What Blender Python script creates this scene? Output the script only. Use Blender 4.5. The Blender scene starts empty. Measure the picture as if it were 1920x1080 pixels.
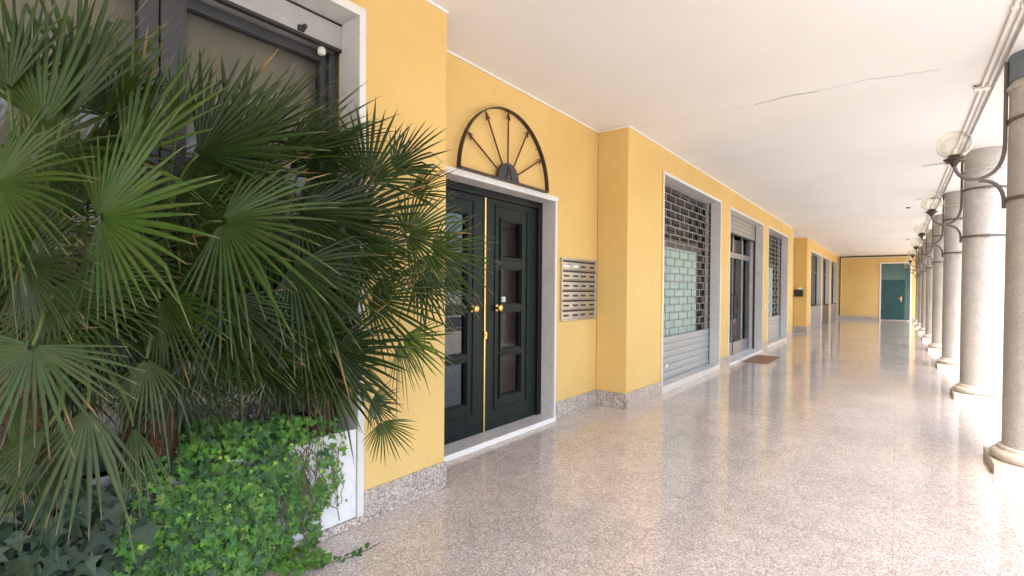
import bpy, bmesh, math, random
from mathutils import Vector, Matrix

# ------------------------------------------------------------------ camera, sky, sun, exposure
SC = bpy.context.scene
COL = SC.collection
cam_d = bpy.data.cameras.new('camera')
cam = bpy.data.objects.new('camera', cam_d)
COL.objects.link(cam)
YAW, PITCH, ROLL = 0.6587, -0.0097, 0.0082
cy_, sy_ = math.cos(YAW), math.sin(YAW)
right = Vector((cy_, sy_, 0)); fwd = Vector((-sy_, cy_, 0)); up = Vector((0, 0, 1))
f2 = fwd*math.cos(PITCH) + up*math.sin(PITCH); u2 = up*math.cos(PITCH) - fwd*math.sin(PITCH)
r3 = right*math.cos(ROLL) + u2*math.sin(ROLL); u3 = u2*math.cos(ROLL) - right*math.sin(ROLL)
M = Matrix((r3, u3, -f2)).transposed().to_4x4()
M.translation = Vector((0, 0, 1.5))
cam.matrix_world = M
cam_d.sensor_width = 36.0
cam_d.lens = 932.158/1920*36
cam_d.shift_y = 12.61/1920
cam_d.clip_start = 0.05
cam_d.clip_end = 3000
SC.camera = cam

world = bpy.data.worlds.new("World")
SC.world = world
world.use_nodes = True
wn = world.node_tree
for n in list(wn.nodes): wn.nodes.remove(n)
SUN_EL, SUN_AZ = math.radians(58), math.radians(166)      # azimuth from +Y towards +X
sky = wn.nodes.new('ShaderNodeTexSky'); sky.sky_type = 'NISHITA'; sky.sun_disc = False
sky.sun_elevation = SUN_EL; sky.sun_rotation = SUN_AZ; sky.air_density = 1.0; sky.dust_density = 4.0
bg = wn.nodes.new('ShaderNodeBackground'); bg.inputs[1].default_value = 0.15
wo = wn.nodes.new('ShaderNodeOutputWorld')
hs = wn.nodes.new('ShaderNodeHueSaturation'); hs.inputs['Saturation'].default_value = .84     # thin bright cloud
wn.links.new(sky.outputs[0], hs.inputs['Color']); wn.links.new(hs.outputs[0], bg.inputs[0]); wn.links.new(bg.outputs[0], wo.inputs[0])
sd = bpy.data.lights.new('sun', 'SUN'); sd.energy = 1.5; sd.angle = math.radians(10); sd.color = (1, .985, .955)
sun = bpy.data.objects.new('sun', sd); COL.objects.link(sun)
sdir = Vector((math.sin(SUN_AZ)*math.cos(SUN_EL), math.cos(SUN_AZ)*math.cos(SUN_EL), math.sin(SUN_EL)))
sun.rotation_euler = (-sdir).to_track_quat('-Z', 'Y').to_euler()
sun.location = (30, 10, 60)
SC.view_settings.view_transform = 'Standard'
SC.view_settings.look = 'None'
SC.view_settings.gamma = 1
SC.view_settings.exposure = 2.5

# ------------------------------------------------------------------ materials
class NT:
    def __init__(s, name):
        s.m = bpy.data.materials.new(name); s.m.use_nodes = True
        s.t = s.m.node_tree; s.b = s.t.nodes['Principled BSDF']; s.o = s.t.nodes['Material Output']
    def n(s, typ, **kw):
        nd = s.t.nodes.new(typ)
        for k, v in kw.items():
            if k.startswith('i_'): nd.inputs[k[2:].replace('_', ' ')].default_value = v
            else: setattr(nd, k, v)
        return nd
    def l(s, a, b): s.t.links.new(a, b)
    def coord(s):
        g = s.n('ShaderNodeNewGeometry'); return g.outputs['Position']
    def noise(s, scale, detail=4, rough=.55, vec=None):
        nd = s.n('ShaderNodeTexNoise'); nd.inputs['Scale'].default_value = scale
        nd.inputs['Detail'].default_value = detail; nd.inputs['Roughness'].default_value = rough
        s.l(vec or s.coord(), nd.inputs['Vector']); return nd.outputs['Fac']
    def ramp(s, fac, stops, interp='LINEAR'):
        nd = s.n('ShaderNodeValToRGB'); e = nd.color_ramp.elements; nd.color_ramp.interpolation = interp
        while len(e) < len(stops): e.new(.5)
        for x, (p, c) in zip(e, stops): x.position = p; x.color = (*c, 1) if len(c) == 3 else c
        s.l(fac, nd.inputs[0]); return nd.outputs[0]
    def mix(s, fac, a, b, mode='MIX'):
        nd = s.n('ShaderNodeMix', data_type='RGBA', blend_type=mode)
        for i, v in ((0, fac), (6, a), (7, b)):
            if hasattr(v, 'links'): s.l(v, nd.inputs[i])
            else: nd.inputs[i].default_value = v if i == 0 else ((*v, 1) if len(v) == 3 else v)
        return nd.outputs[2]
    def math(s, op, a, b=0.0):
        nd = s.n('ShaderNodeMath', operation=op)
        for i, v in ((0, a), (1, b)):
            if hasattr(v, 'links'): s.l(v, nd.inputs[i])
            else: nd.inputs[i].default_value = v
        return nd.outputs[0]
    def set(s, **kw):
        for k, v in kw.items():
            k = {'color': 'Base Color', 'rough': 'Roughness', 'metal': 'Metallic', 'ior': 'IOR', 'trans': 'Transmission Weight',
                 'spec': 'Specular IOR Level', 'normal': 'Normal'}[k]
            if hasattr(v, 'links'): s.l(v, s.b.inputs[k])
            else: s.b.inputs[k].default_value = (*v, 1) if isinstance(v, tuple) and len(v) == 3 else v
        return s
    def bump(s, h, strength=.2, dist=.01):
        nd = s.n('ShaderNodeBump'); nd.inputs['Strength'].default_value = strength; nd.inputs['Distance'].default_value = dist
        s.l(h, nd.inputs['Height']); s.l(nd.outputs[0], s.b.inputs['Normal']); return s

def simple(name, color, rough=.5, metal=0, var=.12, scale=6, bump=0.0, bscale=60, spec=.5):
    k = NT(name); f = k.noise(scale, 5)
    c0 = tuple(x*(1-var) for x in color); c1 = tuple(min(1, x*(1+var)) for x in color)
    k.set(color=k.ramp(f, [(.3, c0), (.7, c1)]), rough=rough, metal=metal, spec=spec)
    k.set(rough=k.math('ADD', k.math('MULTIPLY', k.noise(scale*2.3, 3), .12), max(0, rough-.06)))
    if bump: k.bump(k.noise(bscale, 4), bump, .004)
    return k.m

def granite(name, tones, scale, rough, joints=None, bump=0.0, streak=0.0):
    k = NT(name); pos = k.coord()
    v1 = k.n('ShaderNodeTexVoronoi'); v1.inputs['Scale'].default_value = scale; k.l(pos, v1.inputs['Vector'])
    sep = k.n('ShaderNodeSeparateColor'); k.l(v1.outputs['Color'], sep.inputs[0])
    c = k.ramp(sep.outputs[0], tones, 'CONSTANT')
    v2 = k.n('ShaderNodeTexVoronoi'); v2.inputs['Scale'].default_value = scale*.42; k.l(pos, v2.inputs['Vector'])
    sep2 = k.n('ShaderNodeSeparateColor'); k.l(v2.outputs['Color'], sep2.inputs[0])
    c2 = k.ramp(sep2.outputs[1], tones, 'CONSTANT')
    c = k.mix(.22, c, c2)
    big = k.noise(.9, 5, .6)
    c = k.mix(1.0, c, k.ramp(big, [(.25, (.86, .84, .82)), (.75, (1.08, 1.05, 1.02))]), 'MULTIPLY')
    mid = k.noise(7, 6, .7)
    c = k.mix(1.0, c, k.ramp(mid, [(.3, (.88, .87, .86)), (.7, (1.1, 1.08, 1.06))]), 'MULTIPLY')
    st = k.ramp(k.noise(1.7, 4, .55), [(.60, (0, 0, 0)), (.72, (.30, .30, .30))])
    c = k.mix(st, c, (.56, .40, .27))
    r = k.math('ADD', k.math('MULTIPLY', k.noise(2.2, 5, .65), .10), rough-.05)
    r = k.math('ADD', r, k.math('MULTIPLY', sep.outputs[2], .05))
    if joints:
        br = k.n('ShaderNodeTexBrick'); br.offset = 0.0; br.inputs['Scale'].default_value = 1
        br.inputs['Brick Width'].default_value = joints; br.inputs['Row Height'].default_value = joints
        br.inputs['Mortar Size'].default_value = .0016; br.inputs['Mortar Smooth'].default_value = .3
        br.inputs['Color1'].default_value = (.93, .93, .93, 1); br.inputs['Color2'].default_value = (1.05, 1.04, 1.03, 1)
        br.inputs['Mortar'].default_value = (.68, .64, .60, 1)
        k.l(pos, br.inputs['Vector'])
        c = k.mix(1.0, c, br.outputs['Color'], 'MULTIPLY')
    k.set(color=c, rough=r, ior=1.58)
    if bump: k.bump(k.noise(14, 3, .6), bump, .0016)
    return k.m

M_ = {}
M_['floor'] = granite('polished_granite', [(0, (.27, .205, .17)), (.08, (.42, .345, .30)), (.28, (.53, .465, .42)), (.58, (.64, .585, .54)), (.82, (.88, .85, .82))], 185, .075, joints=.60, bump=.07)
M_['skirt'] = granite('honed_granite_skirting', [(0, (.12, .10, .09)), (.14, (.27, .23, .205)), (.38, (.42, .365, .33)), (.65, (.56, .50, .46)), (.86, (.74, .71, .68))], 110, .32)
M_['column'] = granite('grey_granite', [(0, (.30, .285, .265)), (.12, (.39, .375, .355)), (.42, (.45, .435, .415)), (.80, (.53, .515, .495))], 190, .5)
M_['plinth'] = granite('warm_cut_stone', [(0, (.40, .36, .31)), (.2, (.50, .455, .40)), (.6, (.57, .52, .46))], 120, .55)

def wall_mat():
    k = NT('yellow_plaster')
    pos = k.coord()
    a = k.noise(1.3, 6, .6); b = k.noise(9, 5, .65)
    c = k.ramp(a, [(.25, (.68, .46, .165)), (.75, (.73, .51, .195))])
    c = k.mix(1.0, c, k.ramp(b, [(.2, (.96, .955, .94)), (.8, (1.02, 1.02, 1.02))]), 'MULTIPLY')
    c = k.mix(1.0, c, k.ramp(k.noise(.35, 3, .5), [(.35, (.95, .93, .89)), (.65, (1.03, 1.03, 1.04))]), 'MULTIPLY')
    # scuffs and damp marks just above the skirting
    sx = k.n('ShaderNodeSeparateXYZ'); k.l(pos, sx.inputs[0])
    low = k.math('SUBTRACT', 1.0, k.math('MULTIPLY', sx.outputs[2], 2.4))
    st = k.math('MULTIPLY', k.math('MAXIMUM', low, 0.0), k.math('GREATER_THAN', k.noise(5.5, 6, .75), .61))
    c = k.mix(k.math('MULTIPLY', st, .75), c, (.50, .36, .16))
    k.set(color=c, rough=.78, spec=.3); k.bump(k.noise(120, 3), .12, .002)
    return k.m
M_['yellow'] = wall_mat()
def ceil_mat():
    k = NT('white_ceiling_plaster')
    a = k.noise(.55, 6, .6); b = k.noise(4.2, 6, .7)
    c = k.ramp(a, [(.3, (.765, .755, .74)), (.7, (.815, .81, .80))])
    c = k.mix(k.ramp(b, [(.62, (0, 0, 0)), (.8, (.22, .22, .22))]), c, (.68, .63, .56))
    k.set(color=c, rough=.75, spec=.25); k.bump(k.noise(3.1, 5), .12, .01)
    return k.m
M_['ceiling'] = ceil_mat()
def marble(name, a, b, vein, rough=.3):
    k = NT(name); pos = k.coord()
    n1 = k.noise(2.2, 8, .7)
    w = k.n('ShaderNodeTexWave'); w.inputs['Scale'].default_value = 2.3; w.inputs['Distortion'].default_value = 16; w.inputs['Detail'].default_value = 5
    w.bands_direction = 'DIAGONAL'; k.l(pos, w.inputs['Vector'])
    c = k.ramp(n1, [(.3, a), (.7, b)])
    c = k.mix(k.ramp(w.outputs['Fac'], [(.0, (.45, .45, .45)), (.16, (0, 0, 0))]), c, vein)
    k.set(color=c, rough=rough); k.bump(k.noise(30, 4), .05, .002)
    return k.m
M_['marble'] = marble('grey_marble', (.57, .545, .515), (.64, .615, .585), (.52, .50, .48))
M_['marble_white'] = marble('white_marble', (.72, .71, .69), (.80, .79, .78), (.60, .60, .60), .28)
M_['marble_pale'] = marble('marble_lit_edge', (.66, .64, .61), (.72, .70, .67), (.6, .58, .56), .35)  # paler copy of the marble, brighter-lit front faces put into the colour
M_['trim'] = simple('white_paint', (.80, .77, .72), .5, var=.05)
M_['door'] = simple('dark_green_lacquer', (.0060, .0115, .0095), .34, var=.10, scale=2, spec=.2)
M_['door_frame'] = simple('black_green_lacquer', (.004, .006, .006), .32, var=.15, spec=.25)
M_['brass'] = simple('polished_brass', (.80, .52, .18), .17, metal=1, var=.12, scale=9)
M_['steel'] = simple('brushed_aluminium', (.50, .48, .445), .33, metal=.75, var=.06, scale=30)
M_['slot'] = simple('dark_slot', (.03, .026, .024), .6)
M_['shutter'] = simple('galvanised_shutter', (.33, .355, .37), .45, metal=.2, var=.07, scale=12)
M_['shutter_warm'] = simple('dusty_grey_shutter', (.34, .325, .30), .5, metal=.15, var=.10, scale=8)
M_['grille'] = simple('grey_steel_rod', (.27, .265, .25), .4, metal=.5, var=.12, scale=14)
M_['frame_dark'] = simple('slate_grey_aluminium', (.050, .051, .055), .38, metal=.2, var=.1)
M_['frame_grey'] = simple('grey_aluminium', (.22, .23, .26), .35, metal=.4, var=.08)
M_['panel_grey'] = simple('blue_grey_panel', (.205, .215, .26), .42, var=.06)
M_['panel_dark'] = simple('anthracite_panel', (.055, .058, .07), .45, var=.08)
M_['teal_door'] = simple('teal_lacquer', (.006, .060, .062), .28, var=.12, scale=2)
M_['teal_glass'] = simple('teal_tinted_glass', (.05, .11, .105), .10, var=.15, scale=1.2, spec=.7)
M_['iron'] = simple('brown_wrought_iron', (.062, .040, .032), .42, metal=.5, var=.2, scale=20)
M_['iron_red'] = simple('rusty_wrought_iron', (.10, .036, .018), .5, metal=.3, var=.25, scale=25)
M_['iron_grey'] = simple('taupe_painted_iron', (.125, .100, .088), .45, metal=.3, var=.12, scale=20)
M_['hub'] = simple('charcoal_iron_plate', (.035, .034, .036), .5, var=.2)
M_['mat'] = simple('coir_fibre', (.30, .165, .085), .95, var=.3, scale=55, bump=.6, bscale=260)
M_['paper'] = simple('white_paper', (.78, .77, .74), .7, var=.03)
M_['teal_paper'] = simple('pale_teal_paper', (.36, .49, .44), .6, var=.10, scale=3)
M_['black'] = simple('black_plastic', (.02, .02, .022), .45)
M_['socket'] = simple('white_ceramic', (.7, .68, .62), .4, var=.05)
M_['street'] = simple('pale_outdoor_paving', (.42, .40, .37), .8, var=.12, scale=1.5, bump=.2)
M_['asphalt'] = simple('asphalt', (.06, .06, .06), .85, var=.2, scale=30, bump=.3)
M_['soil'] = simple('bark_mulch', (.085, .035, .02), .95, var=.5, scale=60, bump=.8, bscale=90)
M_['blind'] = simple('beige_roller_blind', (.55, .46, .37), .8, var=.05, scale=2)
M_['concrete'] = simple('grey_painted_concrete', (.36, .355, .34), .6, var=.12, scale=5, bump=.1)
M_['blue_band'] = simple('slate_blue_paint', (.13, .16, .19), .5, var=.1)
M_['crack'] = simple('dark_crack_line', (.07, .05, .04), .9)
M_['crack_faint'] = simple('hairline_crack', (.36, .30, .25), .9)

def glass_pane(name, tint, mixg=.0, pw=5.0, amp=.6):
    # dark interior seen behind real glazing: a glossy coat over a see-through pane
    k = NT(name)
    tr = k.n('ShaderNodeBsdfTransparent'); tr.inputs[0].default_value = (*tint, 1)
    gl = k.n('ShaderNodeBsdfGlossy'); gl.inputs['Roughness'].default_value = .015
    lw = k.n('ShaderNodeLayerWeight'); lw.inputs[0].default_value = .5      # symmetric front and back, as thin glass is
    fr = k.math('ADD', k.math('MULTIPLY', k.math('POWER', lw.outputs['Facing'], pw), amp), .035)
    mx = k.n('ShaderNodeMixShader')
    k.l(k.math('ADD', fr, mixg), mx.inputs[0]); k.l(tr.outputs[0], mx.inputs[1]); k.l(gl.outputs[0], mx.inputs[2])
    k.l(mx.outputs[0], k.o.inputs[0]); return k.m
M_['glass'] = glass_pane('window_glass', (.72, .74, .72), .0)
M_['door_glass'] = glass_pane('dark_door_glass', (.35, .35, .34), .045)
M_['globe'] = glass_pane('thin_globe_glass', (.97, .96, .90), .05, 2.6, 1.0)
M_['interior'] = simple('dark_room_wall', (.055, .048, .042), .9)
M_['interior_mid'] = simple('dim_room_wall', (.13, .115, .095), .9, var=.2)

def leaf_mat(name, base, rough=.38, transl=.25, spec=.5):
    k = NT(name)
    at = k.n('ShaderNodeVertexColor'); at.layer_name = 'leaf'
    n1 = k.noise(22, 4)
    c = k.mix(1.0, at.outputs['Color'], k.ramp(n1, [(.3, (.82, .84, .8)), (.7, (1.12, 1.1, 1.1))]), 'MULTIPLY')
    k.set(color=c, rough=rough, spec=spec)
    tl = k.n('ShaderNodeBsdfTranslucent'); k.l(k.mix(1.0, c, (1.3, 1.5, .6), 'MULTIPLY'), tl.inputs[0])
    mx = k.n('ShaderNodeMixShader'); mx.inputs[0].default_value = transl
    k.l(k.b.outputs[0], mx.inputs[1]); k.l(tl.outputs[0], mx.inputs[2]); k.l(mx.outputs[0], k.o.inputs[0])
    return k.m
M_['palm'] = leaf_mat('palm_leaf', None, .42, .24, .3)
M_['ivy'] = leaf_mat('ivy_leaf', None, .42, .25, .4)
M_['trunk'] = simple('fibrous_palm_bark', (.105, .042, .020), .95, var=.5, scale=35, bump=1.0, bscale=120)
M_['stem'] = simple('woody_stem', (.12, .09, .05), .85, var=.3, scale=30)

# ------------------------------------------------------------------ mesh helpers
class MB:
    def __init__(s): s.v = []; s.f = []; s.c = []; s.sm = []
    def add(s, vs, fs, col=None, smooth=False):
        o = len(s.v); s.v += [tuple(p) for p in vs]
        s.f += [tuple(i+o for i in f) for f in fs]; s.sm += [smooth]*len(fs)
        s.c += [col or (1, 1, 1)]*len(vs) if not isinstance(col, list) else col
        return s
    def box(s, x0, x1, y0, y1, z0, z1):
        x0, x1 = sorted((x0, x1)); y0, y1 = sorted((y0, y1)); z0, z1 = sorted((z0, z1))
        v = [(x, y, z) for z in (z0, z1) for y in (y0, y1) for x in (x0, x1)]
        return s.add(v, [(0, 2, 3, 1), (4, 5, 7, 6), (0, 1, 5, 4), (2, 6, 7, 3), (0, 4, 6, 2), (1, 3, 7, 5)])
    def tube(s, pts, r, n=8, cap=True):
        pts = [Vector(p) for p in pts]; vs = []; fs = []
        rs = r if isinstance(r, (list, tuple)) else [r]*len(pts)
        ref = Vector((0, 0, 1))
        d0 = (pts[1]-pts[0]).normalized()
        if abs(d0.dot(ref)) > .95: ref = Vector((0, 1, 0))
        a = d0.cross(ref).normalized()
        for i, p in enumerate(pts):
            d = (pts[min(i+1, len(pts)-1)] - pts[max(i-1, 0)]).normalized()
            a = (a - d*a.dot(d)).normalized(); b = d.cross(a)
            for k in range(n):
                t = 2*math.pi*k/n; vs.append(p + (a*math.cos(t)+b*math.sin(t))*rs[i])
        for i in range(len(pts)-1):
            for k in range(n):
                fs.append((i*n+k, i*n+(k+1) % n, (i+1)*n+(k+1) % n, (i+1)*n+k))
        if cap: fs += [tuple(range(n))[::-1], tuple(range((len(pts)-1)*n, len(pts)*n))]
        return s.add(vs, fs, smooth=True)
    def lathe(s, prof, cx, cy, n=48, cz=0):
        vs = []; fs = []
        for r, z in prof:
            for k in range(n):
                t = 2*math.pi*k/n; vs.append((cx+r*math.cos(t), cy+r*math.sin(t), cz+z))
        for i in range(len(prof)-1):
            for k in range(n): fs.append((i*n+k, i*n+(k+1) % n, (i+1)*n+(k+1) % n, (i+1)*n+k))
        fs += [tuple(range(n))[::-1], tuple(range((len(prof)-1)*n, len(prof)*n))]
        return s.add(vs, fs, smooth=True)
    def build(s, name, mat, parent=None, bevel=0, color=False, auto=True):
        me = bpy.data.meshes.new(name); me.from_pydata(s.v, [], s.f); me.update()
        me.materials.append(M_[mat])
        me.polygons.foreach_set('use_smooth', s.sm)
        if color:
            ca = me.color_attributes.new('leaf', 'FLOAT_COLOR', 'POINT')
            ca.data.foreach_set('color', [x for c in s.c for x in (*c, 1)])
        if auto and any(s.sm) and not color: me.set_sharp_from_angle(angle=math.radians(40))
        o = bpy.data.objects.new(name, me); COL.objects.link(o)
        if parent: 
            o.parent = parent; o.matrix_parent_inverse = Matrix.Translation(-abs_loc(parent))
        if bevel:
            b = o.modifiers.new('bevel', 'BEVEL'); b.width = bevel; b.segments = 2; b.limit_method = 'ANGLE'
        return o
def abs_loc(o):
    p = Vector(o.location)
    return p if o.parent is None else p
def tag(o, label=None, cat=None, group=None, kind=None):
    for k, v in (('label', label), ('category', cat), ('group', group), ('kind', kind)):
        if v: o[k] = v
    return o
def thing(name, label, cat, loc=(0, 0, 0), group=None):
    o = bpy.data.objects.new(name, None); COL.objects.link(o); o.location = loc; o.empty_display_size = .2
    return tag(o, label, cat, group)
def copy_tree(o, off, parent=None):
    # parts keep world-space meshes, so moving the root moves everything
    c = o.copy(); COL.objects.link(c)
    if parent is None: c.location = Vector(o.location) + Vector(off)
    else:
        inv = o.matrix_parent_inverse.copy(); c.parent = parent; c.matrix_parent_inverse = inv
    for ch in [x for x in bpy.data.objects if x.parent == o]: copy_tree(ch, off, c)
    return c
B = lambda *a: MB().box(*a)
def union(*boxes):
    m = MB()
    for b in boxes: m.box(*b)
    return m
# ------------------------------------------------------------------ the place: x across (wall at -2.69), y along the arcade, z up
PX, RX = -2.692, -3.117           # face of the piers / face of the entrance recesses
ZC = 3.577                        # ceiling
YS, YN = -7.0, 34.05              # near and far ends of the arcade
PIER_A, PIER_B = 2.654, 5.843     # entrance recess between them
MOD = 15.79                       # the entrance bay repeats further down

def quad(x0, x1, y0, y1, z):
    return MB().add([(x0, y0, z), (x1, y0, z), (x1, y1, z), (x0, y1, z)], [(0, 1, 2, 3)])
g = quad(-400, 900, -900, 900, -.17).build('street_ground', 'street'); tag(g, kind='structure')
g = B(-3.6, 1.62, YS, YN+.4, -.3, 0).build('arcade_floor', 'floor'); tag(g, kind='structure')
g = quad(7.5, 14.5, -300, 300, -.166).build('road', 'asphalt'); tag(g, kind='structure')
g = B(7.3, 7.5, -300, 300, -.3, -.05).build('kerb', 'concrete', bevel=.01); tag(g, kind='structure')

bld = thing('arcade_building', 'long yellow plastered building with white arcade ceiling, shopfronts and panelled doors', 'building', (-2.9, 14, 0))

# --- shop openings cut into the pier wall: (y0, y1, ztop)
OPEN = [(-1.3, 1.888, 3.215), (7.08, 10.0, 3.20), (10.70, 13.85, 3.18), (14.52, 17.44, 3.19), (22.75, 26.15, 3.12), (26.6, 29.6, 3.12), (30.35, 33.5, 3.12)]
def pier_wall(y0, y1, ops):
    m = MB(); y = y0
    for a, b, zt in ops:
        a -= .04; b += .04; zt += .04
        if a > y: m.box(PX-.42, PX, y, a, 0, ZC)
        m.box(PX-.42, PX, a, b, zt, ZC); y = b
    if y < y1: m.box(PX-.42, PX, y, y1, 0, ZC)
    return m
# weld-free boxes butt end to end; outer faces are coplanar but never overlap
pier_wall(YS, PIER_A, OPEN[:1]).build('wall', 'yellow', bld)
pier_wall(PIER_B, PIER_A+MOD-.08, OPEN[1:4]).build('wall', 'yellow', bld)
pier_wall(PIER_B+MOD, YN, OPEN[4:]).build('wall', 'yellow', bld)
DO0, DO1, DZ = 2.99, 4.82, 2.515      # entrance opening
def recess_wall(off):
    m = MB()
    a, b = PIER_A+off-(.08 if off else 0), PIER_B+off
    m.box(RX-.3, RX, a, DO0+off-.03, 0, ZC); m.box(RX-.3, RX, DO1+off+.03, b, 0, ZC); m.box(RX-.3, RX, DO0+off-.03, DO1+off+.03, DZ+.05, ZC)
    return m
for off in (0, MOD):
    recess_wall(off).build('recess_wall', 'yellow', bld)
MB().box(-3.6, 1.30, YN, YN+.4, 0, ZC).build('end_wall', 'yellow', bld)
B(-3.6, .73, YS, YN+.4, ZC, ZC+.5).build('ceiling', 'ceiling', bld)
B(.73, 1.36, YS, YN+.4, ZC-.05, ZC+.5).build('colonnade_beam', 'ceiling', bld)
B(1.20, 1.5, YS, YN+.4, ZC+.5, ZC+6).build('upper_wall', 'yellow', bld)
B(1.36, 16, YN-.2, YN+14, -.1, 9.5).build('wing_light_block', 'yellow', bld)  # unseen block, added to cut the daylight at the far end
# rooms behind the glass, so the panes look into something
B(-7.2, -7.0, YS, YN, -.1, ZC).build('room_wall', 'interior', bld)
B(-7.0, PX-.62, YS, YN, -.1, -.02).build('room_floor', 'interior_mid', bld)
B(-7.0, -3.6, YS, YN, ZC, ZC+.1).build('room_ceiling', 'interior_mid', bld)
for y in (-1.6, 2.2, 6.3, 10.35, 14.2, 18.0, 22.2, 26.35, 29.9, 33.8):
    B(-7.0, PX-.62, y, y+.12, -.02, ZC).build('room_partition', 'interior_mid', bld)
# thin white bead between wall and ceiling
bead = MB()
for y0, y1, x in ((YS, PIER_A, PX), (PIER_A, PIER_B, RX), (PIER_B, PIER_A+MOD-.08, PX), (PIER_A+MOD-.08, PIER_B+MOD, RX), (PIER_B+MOD, YN, PX)):
    bead.box(x+.001, x+.016, y0, y1, ZC-.018, ZC-.001)
for y in (PIER_B, PIER_B+MOD): bead.box(RX+.016, PX+.016, y-.015, y-.001, ZC-.018, ZC-.001)
bead.build('ceiling_bead', 'trim', bld)

# skirting
def skirt(y0, y1, x): return (x, x+.015, y0, y1, .001, .202)
for y0, y1 in ((YS, -1.345), (1.935, PIER_A+.012), (PIER_B-.015, 7.035), (10.045, 10.655), (13.895, 14.475), (17.485, PIER_A+MOD-.07), (PIER_B+MOD-.015, 22.705), (26.195, 26.555), (29.645, 30.305), (33.545, YN-.016)):
    B(*skirt(y0, y1, PX)).build('skirting', 'skirt', bld, bevel=.003)
for off in (0, MOD):
    for q in (skirt(DO1+off+.045, PIER_B+off-.015, RX), skirt(PIER_A+off, DO0+off-.045, RX), (RX+.015, PX, PIER_B+off-.015, PIER_B+off, .001, .202)):
        B(*q).build('skirting', 'skirt', bld, bevel=.003)
for q in ((PX, -.80, YN-.015, YN, .001, .202), (.66, 1.3, YN-.015, YN, .001, .202)): B(*q).build('skirting', 'skirt', bld, bevel=.003)

# --- marble surround of an opening, lining the reveal
def surround(parent, y0, y1, zt, depth, x=PX, t=.045, sill=True, mat='marble', proud=.006, strip=.045):
    m = MB()
    m.box(x-depth, x+proud, y0-strip, y0, 0, zt+strip); m.box(x-depth, x+proud, y1, y1+strip, 0, zt+strip)
    m.box(x-depth, x+proud, y0, y1, zt, zt+strip)
    return m.build('frame', mat, parent, bevel=.003)
def sill(parent, y0, y1, x0, x1, z0, z1, mat='marble_white', name='sill'):
    return B(x0, x1, y0, y1, z0, z1).build(name, mat, parent, bevel=.004)
def cut(y0, y1, zt): pass

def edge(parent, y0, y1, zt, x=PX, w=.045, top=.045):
    # front strips of the surround, sides and top; brighter light painted as paler marble
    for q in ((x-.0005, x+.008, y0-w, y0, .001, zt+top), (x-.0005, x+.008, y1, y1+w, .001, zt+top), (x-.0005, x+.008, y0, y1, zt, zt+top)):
        o_ = MB().box(*q).build('frame_lit_edge', 'marble_pale', None, bevel=.002); o_.parent = parent
def part(name, parent=bld, label=None, loc=None):
    o = bpy.data.objects.new(name, None); COL.objects.link(o); o.parent = parent
    o.matrix_parent_inverse = Matrix.Translation(-abs_loc(parent)) if parent else Matrix()
    if label: o['label'] = label
    return o
def kid(m, name, mat, parent, bevel=0):
    # parent is a part with an identity local transform
    me_o = m.build(name, mat, None, bevel=bevel); me_o.parent = parent; return me_o

# --- brick pattern roller grille
def grille(y0, y1, z0, z1, x, pitch=.1235, cw=.43):
    m = MB(); rows = int(round((z1-z0)/pitch)); pitch = (z1-z0)/rows
    for i in range(rows+1):
        z = z0+i*pitch
        m.tube([(x, y0, z), (x, y1, z)], .0085, 6)
    for i in range(rows):
        z = z0+i*pitch; y = y0 + (.0 if i % 2 else .5)*cw + .12
        while y < y1-.02:
            m.box(x-.005, x+.005, y-.011, y+.011, z+.004, z+pitch-.004); y += cw
    return m
def slats(y0, y1, z0, z1, x, pitch=.1):
    m = MB(); n = max(1, int(round((z1-z0)/pitch))); pitch = (z1-z0)/n
    prof = []
    for i in range(n):
        z = z0+i*pitch
        prof += [(x-.012, z), (x+.001, z+.006), (x+.001, z+pitch*.62), (x-.006, z+pitch*.80), (x-.006, z+pitch*.93), (x-.014, z+pitch*.96)]
    prof.append((x-.012, z1))
    vs = []; fs = []
    for a, z in prof: vs += [(a, y0, z), (a, y1, z)]
    for i in range(len(prof)-1): fs.append((2*i, 2*i+1, 2*i+3, 2*i+2))
    m.add(vs, fs)
    m.box(x-.03, x-.014, y0, y1, z0, z1)
    return m

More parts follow.
